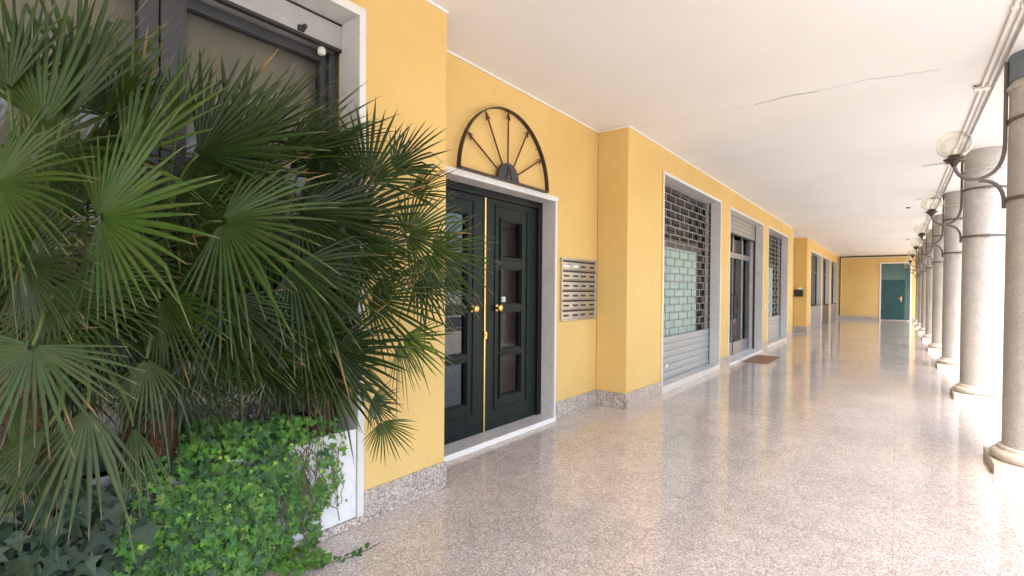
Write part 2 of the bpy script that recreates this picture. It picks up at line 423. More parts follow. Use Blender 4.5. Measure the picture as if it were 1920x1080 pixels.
GX = PX-.19
def shop_window(y0, y1, zt, paper_to, label):
    w = part('shop_window', label=label)
    m = MB(); t = .045
    m.box(PX-.30, PX-.001, y0-t, y0, .0, zt+t); m.box(PX-.30, PX-.001, y1, y1+t, .0, zt+t); m.box(PX-.30, PX-.001, y0, y1, zt, zt+t)
    kid(m, 'frame', 'marble', w, .003)
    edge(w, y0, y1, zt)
    kid(B(PX-.34, PX+.012, y0+.001, y1-.001, .001, .10), 'sill', 'marble', w, .004)
    kid(grille(y0+.02, y1-.02, .78, zt-.03, GX), 'grille', 'grille', w)
    sl = slats(y0+.02, y1-.02, .105, .78, GX, .112)
    kid(sl, 'shutter', 'shutter', w)
    if y0 < 10: kid(union((GX+.002, GX+.0035, y0+.62, y0+.72, .29, .335), (GX+.002, GX+.008, y0+1.30, y0+1.325, .50, .53)), 'sticker', 'paper', w)
    kid(union((GX-.02, GX+.012, y0+.001, y0+.02, .1, zt-.001), (GX-.02, GX+.012, y1-.02, y1-.001, .1, zt-.001)), 'shutter_rail', 'frame_dark', w)
    fx = GX-.085
    f = MB()
    for a, b in ((y0, y0+.06), (y1-.5, y1-.44), (y1-.06, y1)): f.box(fx-.04, fx, a+.001, b-.001, .1, zt-.002)
    for z in (.101, 2.26, zt-.07): f.box(fx-.038, fx-.002, y0+.06, y1-.5, z, z+.06); f.box(fx-.038, fx-.002, y1-.44, y1-.06, z, z+.06)
    kid(f, 'window_frame', 'frame_dark', w)
    kid(B(fx-.024, fx-.018, y0+.06, y1-.06, .16, zt-.07), 'pane', 'glass', w)
    # paper sheets taped up behind the grille
    pm = MB(); n = 3; ww = (paper_to-(y0+.03))/n
    for i in range(n): pm.box(fx+.012+.003*(i % 2), fx+.015+.003*(i % 2), y0+.03+i*ww, y0+.03+(i+1)*ww-.004, .60, 2.22)
    kid(pm, 'paper_panel', 'teal_paper', w)
    kid(B(fx+.014, fx+.030, y0+.03, paper_to, 2.222, 2.36), 'pelmet', 'interior_mid', w)
    # lattice partition inside the room
    lat = MB()
    for i in range(6): lat.box(-3.9, -3.87, y0+.2+i*.42, y0+.24+i*.42, 0, 3.2)
    for z in (2.4, 2.8, 3.15): lat.box(-3.905, -3.865, y0+.2, y0+2.4, z, z+.04)
    kid(lat, 'partition', 'frame_dark', w)
    kid(B(-4.1, -4.0, y0+.1, y0+2.6, 0, 3.3), 'room_screen', 'blind', w)
    return w
shop_window(7.08, 10.0, 3.20, 9.42, 'barred shop window with teal paper, left of the shop door')
shop_window(14.52, 17.44, 3.19, 16.6, 'barred shop window with teal paper, right of the shop door')

# --- shop door under a half raised shutter
w = part('shop_door', label='grey glazed shop door under a half raised roller shutter')
y0, y1, zt = 10.70, 13.85, 3.18; t = .045
kid(union((PX-.34, PX-.001, y0-t, y0, 0, zt+t), (PX-.34, PX-.001, y1, y1+t, 0, zt+t), (PX-.34, PX-.001, y0, y1, zt, zt+t)), 'frame', 'marble', w, .003)
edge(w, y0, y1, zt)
kid(B(PX-.8, PX+.03, y0+.001, y1-.001, .001, .045), 'doorstep', 'marble_white', w, .004)
kid(slats(y0+.02, y1-.02, 2.80, zt-.002, GX, .095), 'shutter', 'shutter_warm', w)
kid(B(GX-.02, GX+.01, y0+.02, y1-.02, 2.765, 2.80), 'shutter_bar', 'slot', w)
kid(union((GX-.03, GX+.014, y0+.001, y0+.02, .045, zt-.001), (GX-.03, GX+.014, y1-.02, y1-.001, .045, zt-.001)), 'shutter_rail', 'slot', w)
fx = GX-.10
f = MB(); fr_ = [(y0, y0+.09), (y0+1.40, y0+1.50), (y0+2.25, y0+2.34), (y1-.09, y1)]
for a, b in fr_: f.box(fx-.05, fx, a+.001, b-.001, .045, zt-.01)
for (a, _), (_, b) in zip([(q[1], 0) for q in fr_[:-1]], [(0, q[0]) for q in fr_[1:]]):
    f.box(fx-.05, fx-.001, a-.001, b+.001, 2.28, 2.40); f.box(fx-.05, fx-.001, a-.001, b+.001, zt-.1, zt-.02)
    f.box(fx-.05, fx-.001, a-.001, b+.001, .046, .33)
kid(f, 'door_frame', 'frame_grey', w, .003)
kid(B(fx-.03, fx-.024, y0+.05, y1-.05, .2, zt-.05), 'pane', 'glass', w)
kid(B(fx-.55, fx-.50, y0+2.34, y1, .045, zt), 'side_panel', 'panel_dark', w)
hb = MB()
hb.tube([(fx+.0, y0+1.30, 1.42), (fx+.06, y0+1.30, 1.42), (fx+.06, y0+1.30, .88), (fx+.0, y0+1.30, .88)], .016, 8)
hb.tube([(fx+.0, y0+1.62, 1.42), (fx+.06, y0+1.62, 1.42), (fx+.06, y0+1.62, .88), (fx+.0, y0+1.62, .88)], .016, 8)
kid(hb, 'handle', 'black', w)
kid(B(fx+.002, fx+.012, y0+1.452, y0+1.464, .05, 2.27), 'door_gap', 'slot', w)

# --- tall window behind the palms
w = part('display_window', label='tall window with beige blind and grey frames behind the palms')
y0, y1, zt = -1.3, 1.888, 3.215
kid(union((PX-.22, PX-.001, y0-.047, y0, 0, zt+.055), (PX-.22, PX-.001, y1, y1+.047, 0, zt+.055), (PX-.22, PX-.001, y0, y1, zt, zt+.055)), 'frame', 'marble', w, .003)
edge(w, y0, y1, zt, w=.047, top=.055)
kid(B(GX-.30, GX+.0, y0+.001, y1-.001, 3.055, 3.205), 'shutter_box', 'concrete', w, .004)
kid(union((GX-.02, GX+.006, y0+.001, y1-.001, 3.206, 3.214), (GX-.03, GX+.004, y0+.002, y1-.002, 3.035, 3.054)), 'shutter_lip', 'slot', w)
f = MB(); fx = -2.97
for a, b, d in ((y0, y0+.07, 0), (.815, .90, .0), (.905, 1.02, .012), (1.79, 1.83, 0), (1.835, 1.887, .03)): f.box(fx-.06, fx+d, a, b, .62, 3.034)
for a, b in ((y0+.07, .815), (1.02, 1.79)): f.box(fx-.06, fx-.002, a, b, 2.975, 3.033); f.box(fx-.06, fx-.002, a, b, .62, .70)
kid(f, 'window_frame', 'frame_dark', w, .002)
kid(union((fx-.035, fx-.029, y0+.07, .815, .7, 2.975), (fx-.035, fx-.029, 1.02, 1.79, .7, 2.975)), 'pane', 'glass', w)
kid(union((fx-.16, fx-.155, y0, .86, .6, 3.2), (fx-.16, fx-.155, .95, 1.86, .6, 3.2)), 'blind', 'blind', w)
kid(union((GX-.005, GX+.02, 1.585, 1.625, 3.06, 3.09), (GX-.005, GX+.035, 1.61, 1.63, 3.075, 3.10)), 'latch', 'slot', w, .003)
kid(MB().lathe([(.001, 0), (.022, .006), (.028, .03), (.02, .05), (.001, .055)], GX-.04, 1.77, 12, 2.985), 'sensor', 'socket', w)

# --- three dark windows over grey parapet panels
for i, (y0, y1, zt, zp, pm, lab) in enumerate(((22.75, 26.15, 3.12, .93, 'panel_grey', 'first dark window past the far entrance, above a blue-grey panel'), (26.6, 29.6, 3.12, .90, 'panel_dark', 'middle dark window above an anthracite panel'), (30.35, 33.5, 3.12, .88, 'panel_grey', 'last dark window before the end wall'))):
    w = part('dark_window', label=lab)
    kid(union((PX-.40, PX-.001, y0-.05, y0, 0, zt+.05), (PX-.40, PX-.001, y1, y1+.05, 0, zt+.05), (PX-.40, PX-.001, y0, y1, zt, zt+.05)), 'frame', 'marble', w, .003)
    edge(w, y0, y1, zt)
    kid(B(PX-.05, PX-.02, y0+.001, y1-.001, .001, zp), 'parapet_panel', pm, w, .004)
    kid(B(PX-.07, PX-.0, y0+.001, y1-.001, zp+.001, zp+.03), 'cap', 'slot', w)
    f = MB()
    for a in (y0, (y0+y1)/2-.03, y1-.06): f.box(PX-.22, PX-.17, a+.001, a+.059, .1, zt-.001)
    f.box(PX-.22, PX-.172, y0+.06, y1-.06, zt-.08, zt-.002); f.box(PX-.22, PX-.172, y0+.06, y1-.06, 2.35, 2.42)
    kid(f, 'window_frame', 'panel_dark', w)
    kid(B(PX-.20, PX-.194, y0+.06, y1-.06, .1, zt-.08), 'pane', 'glass', w)

# --- panelled entrance door
def entrance(off):
    w = part('entrance_door', label='dark green double door with square glass panes' if not off else 'far entrance door in the second recess')
    kids = []
    def K(m, n, mat, bevel=0):
        m.v = [(a, b+off, c) for a, b, c in m.v]; return kid(m, n, mat, w, bevel)
    X = RX-.19; y0, y1 = DO0, DO1
    for q in ((y0-.04, y0), (y1, y1+.035)): K(B(RX-.24, RX-.001, q[0], q[1], .0, DZ), 'frame', 'marble', .003)
    K(B(RX-.24, RX+.022, y0-.05, y1+.045, DZ, DZ+.058), 'lintel', 'marble_pale', .003)
    for q in ((y0-.04, y0), (y1, y1+.035)): K(B(RX-.0005, RX+.012, q[0], q[1], .0, DZ-.001), 'frame_lit_edge', 'marble_pale', .002)
    K(union((RX-.30, RX+.03, y0+.0, y1-.0, .001, .048), (RX+.031, RX+.036, y0, y1, .001, .044)), 'doorstep', 'marble', .003)
    K(B(RX+.0365, RX+.0400, y0, y1, .001, .052), 'doorstep_edge', 'trim')
    K(union((X-.08, X+.022, y0+.001, y0+.085, .049, DZ-.001), (X-.08, X+.022, y1-.085, y1-.001, .049, DZ-.001), (X-.08, X+.022, y0+.085, y1-.085, DZ-.075, DZ-.001)), 'casing', 'door_frame', .004)
    mid = 3.812
    PZ = [(1.85, 2.225), (1.355, 1.715), (.88, 1.255), (.385, .785)]
    for a, b in ((y0+.087, mid-.012), (mid+.012, y1-.087)):
        zb, ztp = .052, DZ-.078
        m = MB(); wl = b-a
        # leaf built of stiles and rails round the four panes
        p0, p1 = (a+.265, a+.265+.325) if a > mid else (b-.265-.325, b-.265)
        m.box(X-.045, X, a, p0, zb, ztp); m.box(X-.045, X, p1, b, zb, ztp)
        zs = [zb] + [z for q in PZ[::-1] for z in q] + [ztp]
        for i in range(0, len(zs), 2): m.box(X-.045, X, p0, p1, zs[i], zs[i+1])
        # raised mouldings
        q0, q1 = p0-.10, p1+.12
        if a < mid: q0, q1 = p0-.12, p1+.10
        for bx_ in ((X, X+.010, q0-.016, q0, .25, 2.38), (X, X+.010, q1, q1+.016, .25, 2.38), (X, X+.010, q0, q1, 2.364, 2.38), (X, X+.010, q0, q1, .25, .266)): m.box(*bx_)
        for z0, z1 in PZ:
            for bx_ in ((X, X+.016, p0-.035, p0-.012, z0-.035, z1+.035), (X, X+.016, p1+.012, p1+.035, z0-.035, z1+.035), (X, X+.016, p0-.012, p1+.012, z1+.012, z1+.035), (X, X+.016, p0-.012, p1+.012, z0-.035, z0-.012)): m.box(*bx_)
        m.box(X, X+.012, a+.03, b-.03, .052, .20) if False else None
        K(m, 'door_leaf', 'door', .003)
        g = MB()
        for z0, z1 in PZ: g.box(X-.030, X-.024, p0, p1, z0, z1)
        K(g, 'pane', 'door_glass')
        kb = MB(); ky = mid+.20 if a > mid else mid-.175
        prof = [(.001, 0), (.036, .0), (.036, .006), (.016, .012), (.014, .032), (.028, .040), (.036, .052), (.034, .064), (.022, .071), (.001, .073)]
        vs = []; n = 20; fs = []
        for r, d in prof:
            for k in range(n):
                tt = 2*math.pi*k/n; vs.append((X+d, ky+r*math.cos(tt), 1.31+r*math.sin(tt)))
        for i in range(len(prof)-1):
            for k in range(n): fs.append((i*n+k, i*n+(k+1) % n, (i+1)*n+(k+1) % n, (i+1)*n+k))
        kb.add(vs, fs, smooth=True); K(kb, 'door_knob', 'brass')
    K(B(X-.02, X+.014, mid-.011, mid+.011, .052, DZ-.08), 'astragal', 'brass', .003)
    K(union((X+.0145, X+.022, mid-.014, mid+.026, 1.0, 1.075), (X+.0145, X+.034, mid+.004, mid+.016, 1.03, 1.05)), 'lock_plate', 'brass', .003)
    if not off:
        K(B(X-.023, X-.021, 4.085, 4.185, 1.372, 1.425), 'notice', 'paper')
        K(union(*[(X-.0208, X-.0204, 4.093, 4.175-.012*(i % 2), 1.380+i*.009, 1.383+i*.009) for i in range(4)]), 'notice_text', 'slot')
    K(B(X-2.2, X-2.1, y0-.1, y1+.6, 0, 2.9), 'hall_wall', 'interior_mid')
    return w
entrance(0); entrance(MOD)

# --- end wall door and cable frame
w = part('end_door', label='teal door with tinted glass above, set in the yellow end wall')
EY = YN
kid(union((-.755, -.69, EY-.03, EY-.001, 0, 3.16), (.56, .625, EY-.03, EY-.001, 0, 3.16), (-.69, .56, EY-.03, EY-.001, 3.10, 3.16)), 'frame', 'trim', w, .003)
kid(B(-.69, .33, EY-.020, EY-.002, .05, 2.20), 'door_leaf', 'teal_door', w, .003)
kid(union((-.69, .56, EY-.015, EY-.002, 2.21, 3.10), (.34, .56, EY-.015, EY-.002, .05, 2.205)), 'pane', 'teal_glass', w)
kid(union((.33, .342, EY-.024, EY-.001, .05, 2.2), (-.69, .56, EY-.024, EY-.001, 2.195, 2.215)), 'glazing_bar', 'panel_dark', w)
kid(union((.16, .21, EY-.03, EY-.0205, 1.05, 1.32), (.06, .21, EY-.06, EY-.0305, 1.19, 1.22), (.16, .21, EY-.05, EY-.0305, 1.25, 1.30)), 'handle', 'brass', w, .004)
kid(B(-.76, .63, EY-.30, EY-.031, .001, .045), 'doorstep', 'marble', w, .003)
cb = MB(); cb.box(-2.60, -2.555, EY-.045, EY-.016, .205, 3.50); cb.box(-2.60, .66, EY-.045, EY-.016, 3.50, 3.545)
cb.build('end_wall_trim', 'slot', bld)
MB().box(-2.55, -2.52, EY-.03, EY-.016, .205, 3.44).box(-2.55, .66, EY-.03, EY-.016, 3.44, 3.475).build('end_wall_strip', 'trim', bld)
MB().box(-.93, -.86, EY-.03, EY-.001, 1.10, 1.15).build('wall_switch', 'trim', bld)
MB().box(-.92, -.84, EY-.04, EY-.001, 2.98, 3.06).build('door_sensor', 'concrete', bld)
MB().box(PX, PX+.018, 14.05, 14.13, 1.06, 1.17).build('wall_switch', 'socket', bld, bevel=.003)

# thin metal corner and conduit lines beside the first shop window
MB().box(PX+.0005, PX+.012, 6.99, 7.022, .205, 3.26).build('cable_cover', 'yellow', bld)

# --- cracks in the ceiling slab (a real dark seam, 2 mm proud)
def crack(name, pts, wd, mat):
    m = MB()
    for (a, b), (c, d) in zip(pts, pts[1:]):
        v = Vector((c-a, d-b)).normalized(); n_ = Vector((-v.y, v.x))*wd/2
        m.add([(a-n_.x, b-n_.y, ZC-.002), (a+n_.x, b+n_.y, ZC-.002), (c+n_.x, d+n_.y, ZC-.002), (c-n_.x, d-n_.y, ZC-.002)], [(0, 1, 2, 3)])
    return m.build(name, mat, bld)
random.seed(3)
def wob(x0, x1, y0, y1, n): return [(x0+(x1-x0)*i/n, y0+(y1-y0)*i/n+random.uniform(-.012, .012)) for i in range(n+1)]
crack('ceiling_crack', wob(-1.27, -.98, 6.01, 5.97, 6)+wob(-.93, -.66, 5.955, 5.99, 6), .011, 'crack')
crack('ceiling_crack', wob(-2.65, -1.27, 6.0, 6.01, 16), .004, 'crack_faint')
crack('ceiling_crack', wob(-.66, -.30, 5.99, 5.95, 6), .005, 'crack_faint')
crack('ceiling_crack', wob(-.30, .29, 5.95, 6.08, 8), .0065, 'crack_faint')
crack('ceiling_crack', wob(-.55, .62, 6.35, 6.55, 8), .002, 'crack_faint')

# ------------------------------------------------------------------ columns and their lamps
CXc = .972; PITCHY = 3.674; Y1c = 6.01
def make_column(y):
    c = thing('stone_column', 'x', 'column', (CXc, y, 0), 'granite columns along the open side')
    B(CXc-.32, CXc+.32, y-.32, y+.32, 0, .085).build('plinth', 'plinth', c, bevel=.006)
    prof = [(.29, .0855), (.305, .10), (.311, .125), (.306, .15), (.288, .166), (.268, .17), (.268, .182), (.262, .197), (.247, .204)]
    MB().lathe(prof, CXc, y, 64).build('base_ring', 'plinth', c)
    sh = MB().lathe([(.238, .204), (.237, 1.2), (.233, 2.2), (.228, 3.0), (.226, 3.225)], CXc, y, 64)
    sh.build('shaft', 'column', c)
    MB().lathe([(.227, 3.2255), (.244, 3.232), (.250, 3.247), (.247, 3.264), (.233, 3.272)], CXc, y, 64).build('neck_ring', 'column', c)
    MB().lathe([(.226, 3.2725), (.226, 3.40), (.234, 3.412), (.234, 3.5265)], CXc, y, 64).build('capital', 'column', c)
    return c
def make_lamp(y):
    l = thing('globe_lamp', 'x', 'wall lamp', (.72, y, 2.3), 'globe lamps on the columns')
    arm = MB(); xw = .728
    pts = [(xw, y, 3.50), (xw, y, 3.27), (xw, y, 2.80)]
    # U curve down and out to the globe
    P0, P1, P2, P3 = Vector((xw, y, 2.80)), Vector((xw-.005, y, 2.60)), Vector((.655, y, 2.525)), Vector((.55, y, 2.515))
    bz = lambda a, b, c, d, t: a*(1-t)**3+b*3*t*(1-t)**2+c*3*t*t*(1-t)+d*t**3
    pts += [bz(P0, P1, P2, P3, i/10) for i in range(1, 11)]
    Q1, Q2, Q3 = Vector((.46, y, 2.51)), Vector((.405, y, 2.58)), Vector((.395, y, 2.685))
    pts += [bz(P3, Q1, Q2, Q3, i/8) for i in range(1, 9)]
    # stand the vertical off the shaft so it clears the neck ring
    pts = [(p[0]-.004, p[1], p[2]) for p in pts]
    arm.tube(pts, .0145, 10)
    arm.build('bracket_arm', 'iron_grey', l)
    sc = MB(); A0, A1, A2, A3 = Vector((.56, y, 2.497)), Vector((.66, y, 2.50)), Vector((.716, y, 2.42)), Vector((.722, y, 2.31))
    sc.tube([bz(A0, A1, A2, A3, i/12) for i in range(13)]+[Vector((.722, y, 2.24))], .0145, 10)
    sc.build('lower_scroll', 'iron_grey', l)
    for z in (2.98, 2.31):
        r = .2345 if z > 2.5 else .2375
        m = MB(); n = 64; prof = [(r-.003, -.014), (r+.006, -.014), (r+.006, .014), (r-.003, .014)]
        vs = []; fs = []
        for a, zz in prof:
            for k in range(n): vs.append((CXc+a*math.cos(2*math.pi*k/n), y+a*math.sin(2*math.pi*k/n), z+zz))
        for i in range(4):
            for k in range(n): fs.append((i*n+k, i*n+(k+1) % n, ((i+1) % 4)*n+(k+1) % n, ((i+1) % 4)*n+k))
        m.add(vs, fs, smooth=True); m.box(CXc-.03, CXc+.03, y-r-.022, y-r+.0, z-.018, z+.018)
        m.build('strap', 'iron_grey', l)
    MB().lathe([(.012, -.03), (.018, -.025), (.03, 0), (.05, .012), (.052, .022), (.075, .034), (.078, .042), (.06, .046), (.045, .06), (.042, .075), (.001, .076)], .395, y, 32, 2.675).build('cup', 'iron', l)
    MB().lathe([(.018, 0), (.02, .03), (.017, .05), (.001, .051)], .395, y, 20, 2.752).build('socket', 'socket', l)
    gl = []
    for i in range(25):
        t = math.pi*(i/24); r = .129*math.sin(t)**.93; z = -.120*math.cos(t)
        gl.append((max(r, .001), z))
    gl = [(r, z) for r, z in gl if not (z < -.09 and r < .055)]
    MB().lathe([(.055, gl[0][1]-.002)]+gl, .395, y, 48, 2.845).build('glass_globe', 'globe', l)
    return l
ordn = ['nearest', 'second nearest', 'third nearest', 'fourth nearest', 'fifth nearest', 'sixth nearest', 'second farthest', 'farthest']
col0 = make_column(Y1c); lamp0 = make_lamp(Y1c)
B(CXc-.25, CXc+.25, Y1c-.25, Y1c+.25, 3.4, 3.41) if False else None
extra_c = ['whose shaft runs out of the picture on the right', 'lit white on its street side', 'behind the white-lit one', 'in the middle of the row', 'in the far half of the row', 'in the far half of the row', 'one before the end wall', 'closest to the teal door']
extra_l = ['bracket and round clear glass, highest in the picture', 'clear globe hanging just below the large first one', 'clear globe below the second one', 'small clear globe', 'small clear globe', 'tiny clear globe', 'tiny clear globe', 'tiny clear globe in front of the teal door']
for k in range(8):
    c = col0 if k == 0 else copy_tree(col0, (0, k*PITCHY, 0))
    c['label'] = '%s granite column from the camera, %s' % (ordn[k], extra_c[k])
    l = lamp0 if k == 0 else copy_tree(lamp0, (0, k*PITCHY, 0))
    l['label'] = '%s globe lamp on iron bracket, %s' % (ordn[k], extra_l[k])
bb = MB().lathe([(.2275, 3.30), (.2365, 3.305), (.2365, 3.526)], CXc, Y1c, 64).build('painted_band', 'blue_band', col0)

# ceiling conduits along the colonnade, with clips
for x, lab in ((.645, 'white cable conduit along the ceiling, the left one of the pair'), (.695, 'white cable conduit along the ceiling, the right one nearest the columns')):
    c = thing('cable_conduit', lab, 'conduit', (x, 13, ZC-.03), 'conduits along the ceiling')
    MB().tube([(x, YS, ZC-.014), (x, YN-.05, ZC-.014)], .013, 8).build('pipe', 'trim', c)
    m = MB(); y = -6.
    while y < 33: m.box(x-.02, x+.02, y, y+.02, ZC-.031, ZC-.001); y += 1.837
    m.build('clips', 'trim', c)
for k, lab in ((0, 'nearest junction box with short cable branch between the ceiling conduits'), (1, 'second junction box with a white branch across the ceiling by the second lamp'), (2, 'far junction box with dark cable stubs on the ceiling')):
    y = 6.75+PITCHY*k
    j = thing('junction_box', lab, 'junction box', (.645, y, ZC-.03), 'junction boxes on the conduits')
    MB().box(.585, .705, y, y+.07, ZC-.045, ZC-.001).build('box', 'trim', j, bevel=.006)
    MB().tube([(.62, y-.02, ZC-.02), (.60, y-.04, ZC-.03), (.58, y-.03, ZC-.012)], .005, 6).build('cable_stub', 'slot', j)
    if k: MB().box(.31, .585, y+.02, y+.05, ZC-.028, ZC-.001).tube([(.31, y+.035, ZC-.012), (.29, y+.03, ZC-.035)], .006, 6).build('branch', 'trim', j)
for y, lab in ((15.4, 'nearer small dark sensor on the white ceiling'), (24.4, 'farther small dark sensor on the white ceiling')):
    x = .19 if y < 20 else .30
    s_ = thing('ceiling_sensor', lab, 'sensor', (x, y, ZC-.03), 'small sensors on the ceiling')
    MB().lathe([(.04, -.001), (.045, -.02), (.001, -.024)][::-1], x, y, 16, ZC).build('housing', 'slot', s_)

# ------------------------------------------------------------------ fanlight grilles over the entrances
def fan(off, label):
    Yc, Zl, R0, X = 3.886+off, 2.578, .705, RX
    t = thing('fanlight_grille', label, 'iron grille', (X+.05, Yc, Zl), 'iron fan grilles over the entrances')
    def arcband(r0, r1, x0, x1, n=48):
        vs = []; fs = []
        for i in range(n+1):
            a = math.pi*i/n
            for r, x in ((r0, x0), (r1, x0), (r1, x1), (r0, x1)): vs.append((x, Yc+r*math.cos(a), Zl+r*math.sin(a)))
        for i in range(n):
            for k in range(4): fs.append((4*i+k, 4*i+(k+1) % 4, 4*i+4+(k+1) % 4, 4*i+4+k))
        fs += [(0, 1, 2, 3), (4*n+3, 4*n+2, 4*n+1, 4*n)]
        return MB().add(vs, fs, smooth=True)
    arcband(R0-.010, R0, X+.022, X+.068).build('arch_band', 'iron', t)
    B(X+.022, X+.068, Yc-R0, Yc+R0, Zl-.002, Zl+.012).build('base_bar', 'iron', t)
    hub = []
    n = 28; vs = []; fs = []
    for i in range(n+1):
        a = math.pi*i/n
        for x in (X+.030, X+.060): vs.append((x, Yc+.165*math.cos(a), Zl+.0125+.165*math.sin(a)))
    fs = [(2*i, 2*i+1, 2*i+3, 2*i+2) for i in range(n)] + [tuple(range(0, 2*n+2, 2))[::-1], tuple(range(1, 2*n+2, 2)), (0, 2*n, 2*n+1, 1)]
    hb_ = MB().add(vs, fs).build('hub_plate', 'hub', t)
    # raised letter A on the plate
    L = MB(); x0, x1 = X+.0605, X+.066
    def stroke(a, b, wd):
        a, b = Vector(a), Vector(b); d = (b-a).normalized(); nn = Vector((-d.y, d.x))*wd/2
        q = [a-nn, a+nn, b+nn, b-nn]
        L.add([(x, Yc+p.x, Zl+p.y) for x in (x0, x1) for p in q], [(3, 2, 1, 0), (4, 5, 6, 7), (0, 1, 5, 4), (1, 2, 6, 5), (2, 3, 7, 6), (3, 0, 4, 7)])
    stroke((-.048, .022), (0, .145), .014); stroke((.048, .022), (.004, .138), .014); stroke((-.028, .062), (.028, .062), .010)
    L.build('letter', 'iron', t)
    for deg in (30, 60, 90, 120, 150):
        a = math.radians(deg); d = Vector((0, math.cos(a), math.sin(a))); o = Vector((X+.045, Yc, Zl))
        m = MB().tube([o+d*.16, o+d*(R0-.06)], .0085, 8)
        side = Vector((0, -d.z, d.y)); tip = o+d*(R0-.012); bs = o+d*(R0-.085)
        q = [tip, bs+side*.030-d*.012, bs+d*.022, bs-side*.030-d*.012]
        for dx in (-.006, .006): pass
        vs = [p+Vector((dx, 0, 0)) for dx in (-.006, .006) for p in q]
        m.add(vs, [(0, 1, 2, 3), (7, 6, 5, 4)]+[(i, 4+i, 4+(i+1) % 4, (i+1) % 4) for i in range(4)])
        m.build('arrow_spoke', 'iron_red', t)
    m = MB()
    for yy in (Yc-R0+.05, Yc+R0-.05, Yc-.3, Yc+.3): m.tube([(X, yy, Zl+.006), (X+.03, yy, Zl+.006)], .008, 6)
    for deg in (40, 90, 140):
        a = math.radians(deg); m.tube([(X, Yc+R0*math.cos(a)*.985, Zl+R0*math.sin(a)*.985), (X+.03, Yc+R0*.985*math.cos(a), Zl+R0*.985*math.sin(a))], .004, 6)
    m.build('fixing_pins', 'iron', t)
fan(0, 'semicircular iron fan grille with arrow spokes over the near green door')
fan(MOD, 'iron fan grille over the far recessed entrance, seen as a thin sliver')

# ------------------------------------------------------------------ letterboxes
t = thing('mailbox_panel', 'aluminium panel of twelve letterboxes on the yellow wall beside the green door', 'letterboxes', (RX, 5.36, 1.5))
y0, y1, z0, z1 = 4.94, 5.78, 1.14, 1.885
union((RX, RX+.030, y0, y0+.018, z0, z1), (RX, RX+.030, y1-.018, y1, z0, z1), (RX, RX+.030, y0+.018, y1-.018, z0, z0+.018), (RX, RX+.030, y0+.018, y1-.018, z1-.018, z1)).build('rim', 'steel', t, bevel=.002)
B(RX, RX+.008, y0+.018, y1-.018, z0+.018, z1-.018).build('back_plate', 'slot', t)
cwid = (y1-y0-.036)/2; rh = (z1-z0-.036)/6
for r in range(6):
    for c in range(2):
        a = y0+.018+c*cwid+.004; b = a+cwid-.008; lo = z0+.018+r*rh+.002; hi = lo+rh-.004
        # door below, flap slot on top
        mb_ = union((RX+.009, RX+.020, a, b, lo, hi-.030), (RX+.009, RX+.016, a, b, hi-.008, hi)).build('letterbox', 'steel', t, bevel=.0015)
        for u0 in (a+.03, b-.15): B(RX+.0205, RX+.0225, u0, u0+.12, lo+.028, lo+.052).build('name_plate', 'slot' if (r*2+c) not in (10,) else 'paper', mb_)
        MB().add([], []).box(RX+.0205, RX+.026, (a+b)/2-.008, (a+b)/2+.008, lo+.030, lo+.048).build('lock', 'brass' if (r+c) % 2 else 'steel', mb_)
m = MB()
for i in range(5): m.box(RX+.0205, RX+.0215, y0+.06+i*.05, y0+.09+i*.05, 1.80, 1.806+.006*(i % 3))
m.build('sticker', 'slot', t)

# leaflet box on the far pier
t = thing('leaflet_box', 'black leaflet box with papers on top, on the far pier', 'letterbox', (-2.95, PIER_B+MOD, 1.5))
union((-3.08, -2.80, PIER_B+MOD-.12, PIER_B+MOD, 1.34, 1.60)).build('box', 'black', t, bevel=.008)
union((-2.95, -2.82, PIER_B+MOD-.09, PIER_B+MOD-.08, 1.601, 1.69), (-2.99, -2.88, PIER_B+MOD-.05, PIER_B+MOD-.045, 1.601, 1.67)).build('leaflets', 'paper', t)

# doormats
m = B(-2.60, -2.10, 11.45, 12.82, .001, .016)
o = m.build('doormat', 'mat', bevel=.004); tag(o, 'brown coir doormat on the granite floor before the shop door', 'doormat')
o.rotation_euler = (0, 0, 0)
o = B(-.62, .45, YN-.78, YN-.34, .001, .014).build('doormat', 'mat', bevel=.003); tag(o, 'flat brown doormat at the foot of the teal end door', 'doormat')

# ------------------------------------------------------------------ planter
pl = thing('planter', 'long white marble planter below the tall window, half hidden by ivy', 'planter', (-2.85, .3, 0))
union((PX-.035, PX-.004, -1.29, 1.884, .052, .612)).build('front_panel', 'marble_white', pl, bevel=.003)
union((PX-.215, PX-.036, -1.29, -1.26, .0, .60), (PX-.215, PX-.036, 1.855, 1.884, .0, .60), (PX-.235, PX-.216, -1.29, 1.884, .0, .612)).build('side_panels', 'marble_white', pl)
B(PX-.214, PX-.036, -1.26, 1.855, .3, .565).build('soil', 'soil', pl)
B(PX-.03, PX+.018, -1.29, 1.93, .001, .05).build('granite_foot', 'skirt', pl, bevel=.003)
# ------------------------------------------------------------------ fan palms
CROWNS = [[-2.84, 1.629, 1.176], [-2.84, 0.833, 1.237], [-2.84, 0.38, 1.447]]
TRUNK_BASES = [[-2.84, 1.713, 0.56], [-2.84, 0.867, 0.56], [-2.84, 0.412, 0.56]]
